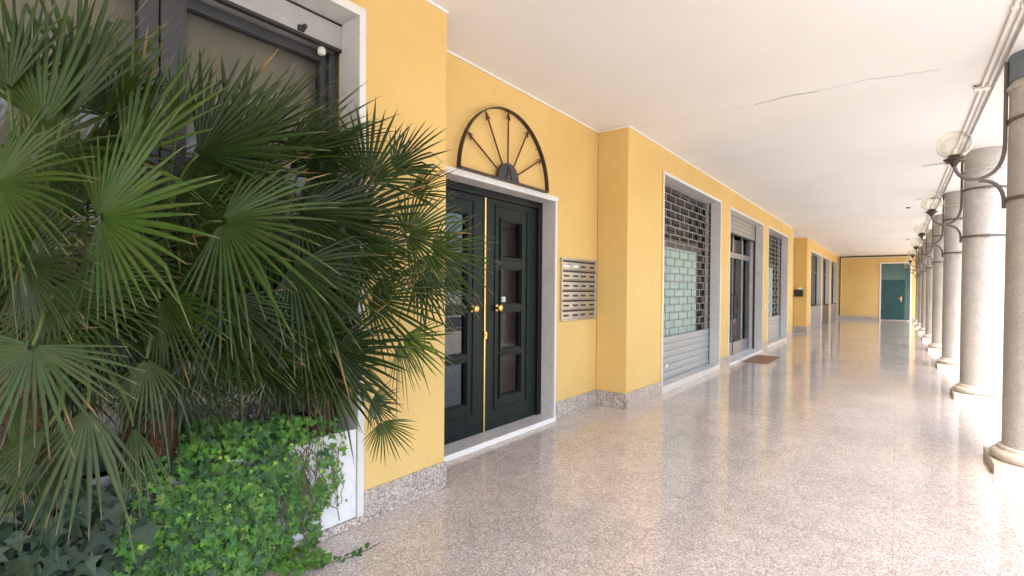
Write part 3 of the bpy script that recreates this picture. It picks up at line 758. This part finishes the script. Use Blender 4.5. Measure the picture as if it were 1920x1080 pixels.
# palm, hub, blade axis, blade normal, radius, half spread
FRONDS = [
 (1,[-2.15,0.477,1.731],[0.88,0.43,0.21],[0.4,-0.9,0.18],0.49,118),
 (1,[-2.25,0.906,1.778],[0.88,0.43,-0.19],[0.47,-0.79,0.4],0.561,105),
 (1,[-2.35,0.602,1.987],[0.39,0.25,0.89],[0.65,-0.75,-0.07],0.553,38),
 (1,[-2.5,0.909,2.099],[0.65,0.44,0.62],[0.57,-0.82,-0.0],0.65,62),
 (2,[-2.3,0.361,2.046],[-0.08,-0.11,0.99],[0.72,-0.7,-0.02],0.525,48),
 (2,[-2.3,0.415,2.079],[0.26,0.21,0.94],[0.34,-0.93,0.12],0.557,42),
 (2,[-2.35,0.284,2.15],[-0.15,-0.1,0.98],[0.52,-0.86,-0.01],0.462,50),
 (2,[-2.35,0.252,1.834],[0.89,0.44,0.1],[0.42,-0.89,0.2],0.403,105),
 (2,[-2.2,0.301,1.561],[0.85,0.29,-0.44],[0.36,-0.93,0.08],0.323,100),
 (0,[-2.5,1.819,2.14],[0.28,0.13,0.95],[0.73,-0.67,-0.13],0.524,88),
 (0,[-2.5,1.996,2.244],[0.61,0.42,0.67],[0.36,-0.9,0.23],0.433,62),
 (0,[-2.4,2.03,1.836],[0.79,0.43,0.43],[0.34,-0.9,0.27],0.445,108),
 (0,[-2.3,2.133,1.726],[0.74,0.38,-0.56],[0.54,-0.83,0.15],0.464,115),
 (0,[-2.3,1.918,1.217],[0.85,0.41,-0.33],[0.47,-0.87,0.15],0.339,55),
 (0,[-2.32,1.911,1.191],[0.27,-0.05,-0.96],[0.45,-0.88,0.17],0.315,30),
 (0,[-2.5,1.823,1.44],[0.85,0.53,-0.04],[0.5,-0.77,0.4],0.558,75),
 (0,[-2.4,1.769,0.841],[0.89,0.38,-0.24],[0.44,-0.86,0.26],0.21,80),
 (0,[-2.35,1.814,0.732],[0.49,0.12,-0.86],[0.65,-0.71,0.27],0.241,75),
 (2,[-2.0,0.292,1.325],[0.17,-0.35,-0.92],[0.77,-0.53,0.35],0.336,105),
 (2,[-2.1,0.438,1.1],[0.11,-0.18,-0.98],[0.78,-0.59,0.19],0.404,48),
 (2,[-2.15,0.575,1.001],[0.33,-0.0,-0.94],[0.54,-0.82,0.19],0.286,35),
 (1,[-2.2,0.629,1.234],[0.21,-0.21,-0.95],[0.41,-0.87,0.28],0.297,62),
 (2,[-2.1,0.341,1.059],[-0.37,-0.54,-0.75],[0.53,-0.79,0.31],0.351,30),
 (0,[-2.35,1.263,1.605],[0.74,0.32,-0.6],[0.59,-0.73,0.35],0.523,80),
 (0,[-2.45,1.562,1.15],[0.85,0.53,-0.03],[0.53,-0.84,0.12],0.514,60),
 (1,[-2.6,1.184,2.242],[0.52,0.41,0.75],[0.18,-0.91,0.37],0.595,62),
 (0,[-2.6,1.534,2.252],[0.71,0.56,0.43],[0.19,-0.74,0.65],0.57,60),
 (0,[-2.5,1.386,1.894],[0.84,0.52,-0.13],[0.53,-0.75,0.39],0.647,90),
 (1,[-2.45,0.637,2.009],[0.22,0.12,0.97],[-0.14,-0.98,0.16],0.514,60),
 (1,[-2.3,0.701,1.454],[0.42,0.01,-0.91],[0.28,-0.95,0.12],0.4,80),
 (1,[-2.4,0.978,1.45],[0.57,0.19,-0.8],[0.78,-0.41,0.47],0.457,85),
 (2,[-2.4,0.463,1.769],[-0.56,-0.67,0.49],[0.8,-0.6,0.09],0.432,95),
 (2,[-2.5,0.336,2.145],[0.1,0.09,0.99],[0.48,-0.88,0.03],0.518,40),
 (2,[-2.45,0.552,2.157],[0.41,0.33,0.85],[0.07,-0.94,0.33],0.538,40),
 (2,[-2.5,0.498,2.254],[0.13,0.11,0.99],[0.85,-0.53,-0.05],0.494,40),
 (1,[-2.55,1.062,2.14],[0.31,0.25,0.92],[0.62,-0.78,0.0],0.616,45),
 (0,[-2.6,1.321,2.177],[0.6,0.47,0.65],[0.26,-0.88,0.4],0.649,45),
 (1,[-2.6,0.854,2.199],[0.06,0.06,1.0],[0.24,-0.97,0.04],0.509,45),
 (1,[-2.65,1.21,1.222],[0.83,0.45,-0.33],[0.55,-0.59,0.59],0.36,80),
 (0,[-2.6,1.706,1.881],[0.71,0.49,0.51],[0.53,-0.85,0.08],0.599,85),
 (2,[-2.4,0.404,1.455],[0.54,0.1,-0.83],[0.79,-0.41,0.46],0.365,95),
 (1,[-2.4,0.573,1.329],[-0.1,-0.4,-0.91],[0.86,-0.49,0.12],0.351,80),
 (1,[-2.5,0.863,1.71],[0.77,0.41,-0.49],[0.49,-0.87,0.05],0.545,95),
 (2,[-2.6,0.378,1.978],[0.63,0.43,0.65],[0.37,-0.9,0.24],0.465,100),
 (0,[-2.6,1.78,1.632],[0.8,0.49,-0.33],[0.59,-0.62,0.52],0.482,95),
 (1,[-2.7,1.051,1.097],[0.56,0.06,-0.82],[0.44,-0.87,0.24],0.267,70),
 (2,[-2.35,0.424,0.883],[-0.07,-0.43,-0.9],[0.08,-0.9,0.42],0.248,60),
 (2,[-2.4,0.295,1.09],[0.56,0.06,-0.82],[0.14,-0.99,0.02],0.329,70),
 (1,[-2.6,0.854,1.909],[0.83,0.52,0.18],[0.32,-0.72,0.61],0.51,95),
 (0,[-2.7,1.449,2.129],[0.44,0.35,0.82],[0.05,-0.93,0.37],0.629,70),
 (1,[-2.7,1.176,2.024],[0.38,0.31,0.87],[0.09,-0.95,0.3],0.553,75),
 (0,[-2.45,2.105,2.1],[0.6,0.47,0.65],[0.16,-0.86,0.48],0.356,75),
 (1,[-2.6,1.267,1.749],[0.8,0.49,-0.33],[0.58,-0.53,0.62],0.528,95),
 (2,[-2.6,0.603,2.202],[-0.08,-0.05,1.0],[0.4,-0.92,-0.01],0.442,70),
 (1,[-2.55,0.645,1.628],[0.7,0.34,-0.63],[0.66,-0.65,0.37],0.422,95),
 (1,[-2.6,0.92,1.347],[0.52,0.14,-0.84],[0.44,-0.89,0.12],0.398,85),
 (0,[-2.45,1.748,1.72],[0.85,0.53,0.01],[0.37,-0.61,0.7],0.463,90),
 (2,[-2.5,0.363,1.726],[0.87,0.49,-0.08],[0.38,-0.58,0.72],0.389,100),
 (2,[-2.6,0.518,2.007],[0.71,0.49,0.51],[0.28,-0.86,0.43],0.471,90),
 (2,[-2.7,0.573,2.101],[0.75,0.45,-0.49],[0.56,-0.83,0.09],0.45,100),
 (1,[-2.75,0.972,2.152],[0.8,0.49,-0.33],[0.59,-0.73,0.35],0.525,100),
 (1,[-2.75,1.069,2.038],[0.74,0.58,0.35],[0.43,-0.8,0.42],0.541,90),
 (0,[-2.75,1.524,2.027],[0.79,0.61,0.01],[0.38,-0.5,0.77],0.588,100),
 (1,[-2.7,1.126,1.225],[0.76,0.34,-0.55],[0.64,-0.51,0.57],0.41,80),
 (0,[-2.75,1.432,1.137],[0.8,0.49,-0.33],[0.59,-0.6,0.54],0.423,80),
 (0,[-2.7,1.668,0.991],[0.8,0.36,-0.48],[0.55,-0.77,0.32],0.415,70),
 (0,[-2.6,1.444,1.325],[0.33,-0.0,-0.94],[0.18,-0.98,0.07],0.499,80),
 (1,[-2.6,0.855,1.106],[0.4,0.05,-0.92],[0.85,-0.4,0.35],0.366,70),
 (0,[-2.35,2.066,1.573],[0.75,0.45,-0.49],[0.66,-0.4,0.64],0.395,70),
 (2,[-2.5,0.335,1.3],[0.8,0.49,0.35],[0.26,-0.8,0.54],0.347,90),
 (1,[-2.6,0.714,1.541],[0.83,0.52,0.18],[0.47,-0.84,0.25],0.462,100),
 (2,[-2.45,0.488,1.534],[0.63,0.23,-0.74],[0.76,-0.38,0.53],0.364,95),
]
IVY_BRIGHT = [[0.598, 0.044], [0.625, 0.443], [0.644, 0.551], [0.7, 0.638], [0.874, 0.723], [0.975, 0.827], [1.083, 0.83], [1.241, 0.77], [1.476, 0.78], [1.694, 0.731], [1.786, 0.654], [1.805, 0.551], [1.75, 0.402], [1.686, 0.26], [1.611, 0.112], [1.604, -0.027], [1.578, -0.156], [1.482, -0.432]]
IVY_GAPS = [[[1.465, 0.596], [1.608, 0.61], [1.623, 0.359], [1.543, 0.331], [1.478, 0.508]], [[1.432, 0.148], [1.544, 0.121], [1.557, -0.008], [1.448, 0.022]], [[1.338, 0.401], [1.404, 0.366], [1.399, 0.146], [1.345, 0.196]]]
IVY_DARK = [[0.216, 0.814], [0.297, 0.82], [0.385, 0.775], [0.598, 0.624], [0.681, 0.457], [0.72, 0.216], [0.73, 0.044], [0.215, 0.308]]
TRAIL = [[-2.419, 1.468, 0.02], [-2.377, 1.57, 0.02], [-2.36, 1.653, 0.02], [-2.357, 1.728, 0.02], [-2.363, 1.814, 0.02]]

def jit(c, a): return tuple(max(0.0, x*random.uniform(1-a, 1+a)) for x in c)
def room_clamp(p):
    # keep blades on this side of the glass and of the wall
    lim = -2.935 if p.y < 1.84 else -2.675
    if p.x < lim: p.x = lim + random.uniform(0, .012)
    if p.z < .03: p.z = .03
    if p.z > 3.45: p.z = 3.45
    return p
def frond_mesh(hub, ax, nr, R, spread, tone, dry=.05):
    hub, ax, nr = Vector(hub), Vector(ax).normalized(), Vector(nr)
    nr = (nr-ax*nr.dot(ax)).normalized(); sd_ = ax.cross(nr)
    m = MB(); N = int(max(12, min(34, spread*2/6.6)))
    A = math.radians(spread); dA = 2*A/N; fused = random.uniform(.24, .34)
    cup = random.uniform(.05, .22); droop = random.uniform(.06, .30)
    stations = [.05, fused*.6, fused, .55, .72, .87, 1.0]
    for i in range(N):
        a = -A+(i+.5)*dA+random.uniform(-.2, .2)*dA*.6
        L = R*(1-.26*(abs(a)/A)**2.2)*random.uniform(.80, 1.06)
        tint = jit(tone, .12); tint = (tint[0], tint[1], tint[2])
        sag = droop*random.uniform(.6, 1.5); side_bend = random.uniform(-.05, .05)
        fold = random.uniform(.35, .6)
        bent = random.random() < .10 and R > .2
        bk = random.uniform(.55, .8)
        vs = []; cols = []
        tipdry = random.random() < dry
        for s in stations:
            r = s*L
            aa = a + side_bend*max(0, s-fused)
            d = ax*math.cos(aa) + sd_*math.sin(aa)
            wd_ax = -ax*math.sin(aa) + sd_*math.cos(aa)
            fr = math.radians(spread)
            half_full = r*math.tan(dA/2)*1.04
            if s <= fused+1e-6: hw = half_full
            else:
                q = (s-fused)/(1-fused)
                hw = fused*L*math.tan(dA/2)*1.04*(1+.20*math.sin(q*2.4))*(1-q**1.9) + .0006
            c = hub + d*r - nr*(cup*r*abs(math.sin(aa))*.6)
            drop = sag*max(0, s-fused*.6)**2*L*.75
            if bent and s > bk: drop += (s-bk)*L*1.1
            c = c + Vector((0, 0, -drop))
            ridge = nr*(hw*fold)
            for k, off in enumerate((-1, 0, 1)):
                p = c + wd_ax*(hw*off) + (ridge if off == 0 else -ridge*.3)
                vs.append(room_clamp(p))
                col = tint
                if s < fused: col = tuple(x*1.08 for x in tint)
                if s > .96 and True: col = (.24, .20, .11)
                elif tipdry and s > .8: col = (.30, .15, .06)
                elif off == 0: col = tuple(x*1.25 for x in tint)
                cols.append(col)
        fs = []
        for j in range(len(stations)-1):
            for k in range(2): fs.append((j*3+k, j*3+k+1, j*3+3+k+1, j*3+3+k))
        m.add(vs, fs, cols, smooth=False)
    return m
def make_stalk(base, hub, ax):
    b, h = Vector(base), Vector(hub)
    d = h-b; mid = b+d*.5+Vector((0, 0, .16*d.length))
    q1 = h - ax*.22*d.length
    pts = []
    for i in range(11):
        t = i/10; pts.append(room_clamp(b*(1-t)**3+mid*3*t*(1-t)**2+q1*3*t*t*(1-t)+h*t**3))
    m = MB().tube(pts, [.011-.006*i/10 for i in range(11)], 6)
    m.c = [jit((.095, .135, .035), .1)]*len(m.v)
    return m
GREENS = [(.030, .056, .009), (.038, .068, .010), (.024, .046, .009), (.046, .082, .011), (.021, .040, .008)]
LABELS = ['rightmost fan palm, its fronds reaching across the yellow wall and green door',
          'middle fan palm in the white planter, with large fans before the window blind',
          'leftmost fan palm, cut by the left edge of the picture']
random.seed(11)
palms = []
for i in range(3):
    b = Vector(TRUNK_BASES[i]); c = Vector(CROWNS[i])
    t = thing('fan_palm', LABELS[i], 'palm', b, 'fan palms in the planter'); palms.append(t)
    m = MB(); pts = []; rs = []
    n = 26
    for k in range(n+1):
        s = k/n; p = b.lerp(c, s)+Vector((.015*math.sin(4*s), .02*math.sin(3*s+i), 0)); pts.append(p)
        rs.append(.058+.012*math.sin(k*2.6)+.014*(1-s)+.01*s)
    m.tube(pts, rs, 14)
    # fibrous old leaf bases standing off the trunk
    for k in range(90):
        s = random.random(); p = b.lerp(c, s); a = random.uniform(0, 2*math.pi)
        o = Vector((math.cos(a), math.sin(a), 0)); q = p+o*.062
        e = q+o*random.uniform(.015, .05)+Vector((0, 0, random.uniform(.04, .12)))
        w_ = Vector((-o.y, o.x, 0))*random.uniform(.006, .016)
        m.add([room_clamp(x) for x in (q-w_, q+w_, e+w_*.3, e-w_*.3, q-w_-o*.012, q+w_-o*.012)], [(0, 1, 2, 3), (4, 3, 2, 5), (0, 3, 4), (1, 5, 2)])
    m.build('trunk', 'trunk', t)
def add_frond(pi, hub, ax, nr, R, spread, tone=None, dry=.05):
    tone = tuple(x*.84 for x in (tone or random.choice(GREENS)))
    f = frond_mesh(hub, ax, nr, R, spread, tone, dry).build('frond', 'palm', palms[pi], color=True)
    cr = Vector(CROWNS[pi])+Vector((random.uniform(-.03, .03), random.uniform(-.04, .04), random.uniform(-.15, .06)))
    s = make_stalk(cr, hub, Vector(ax).normalized()).build('stalk', 'palm', None, color=True)
    s.parent = f; s.matrix_parent_inverse = Matrix.Translation(-Vector(palms[pi].location))
    s.matrix_parent_inverse = Matrix()   # frond carries no offset of its own beyond its parent inverse
for j, (pi, hub, ax, nr, R, sp) in enumerate(FRONDS):
    tone = {18: (.052, .082, .028), 13: (.11, .16, .026), 14: (.10, .14, .03), 0: (.050, .094, .014), 1: (.044, .080, .014), 2: (.06, .11, .015), 19: (.060, .090, .032), 20: (.06, .09, .03), 21: (.062, .092, .034), 16: (.05, .08, .03)}.get(j)
    add_frond(pi, hub, ax, nr, R, sp, tone)
# inner and lower fronds filling the crowns, their shade put into a darker green
for pi in range(3):
    c = Vector(CROWNS[pi])
    for k in range((5, 10, 12)[pi]):
        for _ in range(40):
            az = random.uniform(-1.7, 1.7); el = random.uniform(-.9, 1.15)
            d = Vector((math.cos(az)*math.cos(el), math.sin(az)*math.cos(el), math.sin(el)))
            h = c+d*random.uniform(.22, .48)
            if -2.88 < h.x < -2.50 and h.y < 1.75 and .98 < h.z < (1.75 if k < 7 else 1.35): break
        ax = (d+Vector((0, 0, -.25))+Vector([random.uniform(-.3, .3) for _ in range(3)])).normalized()
        nr = Vector((0, 0, 1))*.8+Vector((1, -1, 0))*random.uniform(.1, .9)
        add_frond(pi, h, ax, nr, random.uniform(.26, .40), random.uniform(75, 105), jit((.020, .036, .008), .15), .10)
# fronds at the back, against the glass, with shade painted as dark green
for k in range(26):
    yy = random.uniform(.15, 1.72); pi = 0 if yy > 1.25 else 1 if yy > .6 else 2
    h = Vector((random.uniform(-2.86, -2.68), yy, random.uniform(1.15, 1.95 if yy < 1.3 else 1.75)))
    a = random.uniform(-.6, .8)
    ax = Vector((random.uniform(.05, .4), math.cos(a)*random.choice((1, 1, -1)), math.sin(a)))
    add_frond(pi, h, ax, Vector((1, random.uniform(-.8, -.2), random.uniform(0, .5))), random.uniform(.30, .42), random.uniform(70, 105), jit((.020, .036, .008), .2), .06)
# dead, straw coloured leaf on the soil
dl = MB()
for k in range(6):
    p = Vector((-2.80+random.uniform(-.04, .04), 1.62+random.uniform(-.1, .1), .60)); q = p+Vector((random.uniform(-.05, .1), random.uniform(.1, .3), random.uniform(.02, .1)))
    w_ = Vector((.008, .004, 0)); dl.add([p-w_, p+w_, q+w_*.2, q-w_*.2], [(0, 1, 2, 3)], (.33, .20, .10))
o = dl.build('dead_leaflets', 'palm', palms[0], color=True)

# ------------------------------------------------------------------ ivy
def in_poly(y, z, P):
    c = False; n = len(P)
    for i in range(n):
        y1, z1 = P[i]; y2, z2 = P[(i+1) % n]
        if (z1 > z) != (z2 > z) and y < (y2-y1)*(z-z1)/(z2-z1)+y1: c = not c
    return c
LOBES = [(0, 0), (.16, -.16), (.46, -.20), (.34, .06), (.62, .30), (.26, .40), (0, 1.0), (-.26, .40), (-.62, .30), (-.34, .06), (-.46, -.20), (-.16, -.16)]
def ivy_leaf(m, p, tipdir, nrm, size, col, sharp=1.0):
    t = tipdir-nrm*tipdir.dot(nrm); t.normalize(); s = t.cross(nrm)
    asym = random.uniform(.85, 1.15); fold = random.uniform(.05, .35); curl = random.uniform(-.1, .35)
    vs = [p+t*.12*size]; cols = [tuple(x*1.3 for x in col)]
    for (a, b) in LOBES:
        a2 = a*sharp*(asym if a > 0 else 1/asym); b2 = b
        vs.append(p + (s*a2+t*b2)*size*.62 + nrm*(abs(a2)*fold - curl*b2*b2*.5)*size*.62); cols.append(jit(col, .05))
    n = len(LOBES)
    fs = [(0, 1+i, 1+(i+1) % n) for i in range(n)]
    for v in vs:
        if v.z < .008: v.z = .008
    m.add(vs, fs, cols)
def ivy_stem(m, pts, r=.003):
    m.tube(pts, r, 5)
random.seed(21)
iv = thing('ivy', 'bright green small-leaved ivy spilling over the right half of the white planter', 'ivy', (-2.6, 1.2, .0))
m = MB(); st = MB()
ys = [p[0] for p in IVY_BRIGHT]; 
def bulge(y, z):
    # thick in the middle, thin at the right hand edge
    e = min(1, max(0, (1.50-y)/.40)); return .022+.16*e*(1-.35*abs(z-.4)/.5)
clumps = [(random.uniform(.55, 1.75), random.uniform(-.0, .85), random.uniform(.5, 1.0)) for _ in range(60)]
n = 0
while n < 4200:
    y = random.uniform(min(ys), 1.80); z = random.uniform(.0, .87)
    if not in_poly(y, z, IVY_BRIGHT): continue
    if any(in_poly(y, z, G) for G in IVY_GAPS) and random.random() < .99: continue
    edge = (1.80-y)/.30
    if y > 1.40 and random.random() > .62: continue
    if y > 1.52 and random.random() > max(.10, edge*.7): continue
    b = bulge(y, z)
    k = min(clumps, key=lambda c: (c[0]-y)**2+(c[1]-z)**2)
    dd = math.sqrt((k[0]-y)**2+(k[1]-z)**2)
    top = max(0, z-.58)
    x = PX+.01+b*(1-dd*3.2)*k[2]*random.uniform(.35, 1.05) + .012
    if top > 0: x = random.uniform(PX-.17, PX+.10)
    p = Vector((x, y, max(z, .02)))
    nr = Vector((1, random.uniform(-.75, .35), random.uniform(.0, 1.0)+top*2)).normalized()
    td = Vector((random.uniform(-.2, .3), random.uniform(-.7, .7), -1+random.uniform(0, .9)))
    q = random.random()
    if q < .08: col, sz = (.30, .46, .055), random.uniform(.024, .040)
    elif q < .55: col, sz = (.105, .235, .036), random.uniform(.042, .068)
    elif q < .85: col, sz = (.068, .165, .030), random.uniform(.052, .082)
    else: col, sz = (.034, .088, .026), random.uniform(.060, .092)
    ivy_leaf(m, p, td, nr, sz, jit(col, .15)); n += 1
# a few runners over the white panel
for k in range(16):
    y = random.uniform(1.48, 1.76); z = random.uniform(.45, .66); pts = []
    while z > random.uniform(.1, .3):
        pts.append(Vector((PX+.006+random.uniform(0, .012), y, z)))
        if random.random() < .55:
            ivy_leaf(m, Vector((PX+.02+random.uniform(0, .02), y+random.uniform(-.02, .02), z)), Vector((.1, random.uniform(-.6, .6), -1)), Vector((1, random.uniform(-.5, .3), .4)).normalized(), random.uniform(.022, .045), jit((.11, .22, .04), .2))
        y += random.uniform(-.022, .022); z -= random.uniform(.02, .045)
    if len(pts) > 1: ivy_stem(st, pts, .0022)
m.build('leaves', 'ivy', iv, color=True, auto=False)['kind'] = 'stuff'
for k in range(60):
    y = random.uniform(.62, 1.6); z = random.uniform(.55, .7); pts = []
    for _ in range(12):
        pts.append(Vector((PX+.015+random.uniform(0, .05), y, max(.02, z)))); y += random.uniform(-.04, .04); z -= random.uniform(.02, .07)
    ivy_stem(st, pts, .003)
st.build('stems', 'stem', iv)

ivd = thing('ivy', 'dark green large-leaved ivy at the lower left corner of the picture', 'ivy', (-2.6, .3, .0))
m = MB(); n = 0; st = MB()
while n < 900:
    y = random.uniform(-.25, .74); z = random.uniform(.05, .86)
    lim = .84-.55*max(0, y-.30)
    if z > lim or (y > .5 and z > .75): continue
    if y > .62 and random.random() < .4: continue
    x = PX+.02+random.uniform(.0, .16)*(1 if z < .6 else .8)
    nr = Vector((1, random.uniform(-.6, .3), random.uniform(.1, .9))).normalized()
    td = Vector((.1, random.uniform(-.8, .8), -1+random.uniform(0, .6)))
    q = random.random(); sz = random.uniform(.085, .15)
    col = (.021, .044, .021) if q < .6 else (.030, .060, .026) if q < .95 else (.08, .13, .03)
    if q >= .92: sz *= .6
    ivy_leaf(m, Vector((x, y, z)), td, nr, sz, jit(col, .15), 1.1); n += 1
m.build('leaves', 'ivy', ivd, color=True, auto=False)['kind'] = 'stuff'
for k in range(25):
    y = random.uniform(-.2, .7); z = .6; pts = []
    for _ in range(9):
        pts.append(Vector((PX+.015+random.uniform(0, .03), y, max(.02, z)))); y += random.uniform(-.04, .04); z -= random.uniform(.03, .08)
    ivy_stem(st, pts, .004)
st.build('stems', 'stem', ivd)

tr = thing('ivy_runner', 'single ivy runner creeping out over the granite floor', 'ivy runner', TRAIL[2])
m = MB(); st = MB(); pts = [Vector(p) for p in [(-2.46, 1.36, .05)]+TRAIL]
ivy_stem(st, pts, .0028)
for a, b in zip(pts, pts[1:]):
    for k in range(6):
        p = a.lerp(b, random.random())+Vector((random.uniform(-.03, .03), random.uniform(-.02, .02), random.uniform(.0, .02)))
        if (p-pts[-1]).length > .12 or random.random() < .5:
            ivy_leaf(m, p, Vector((random.uniform(-1, 1), random.uniform(-.3, 1), 0)), Vector((random.uniform(-.2, .6), random.uniform(-.8, .1), 1)).normalized(), random.uniform(.03, .06), jit((.05, .125, .035), .2))
# loose tangle at the foot of the planter
for k in range(170):
    p = Vector((random.uniform(PX+.05, -2.38), random.uniform(1.28, 1.52), random.uniform(.01, .07)))
    ivy_leaf(m, p, Vector((random.uniform(-1, 1), random.uniform(-.3, 1), -.2)), Vector((random.uniform(0, .8), random.uniform(-.6, .2), 1)).normalized(), random.uniform(.028, .055), jit((.10, .22, .042), .25))
m.build('leaves', 'ivy', tr, color=True, auto=False)['kind'] = 'stuff'
st.build('stem', 'stem', tr)
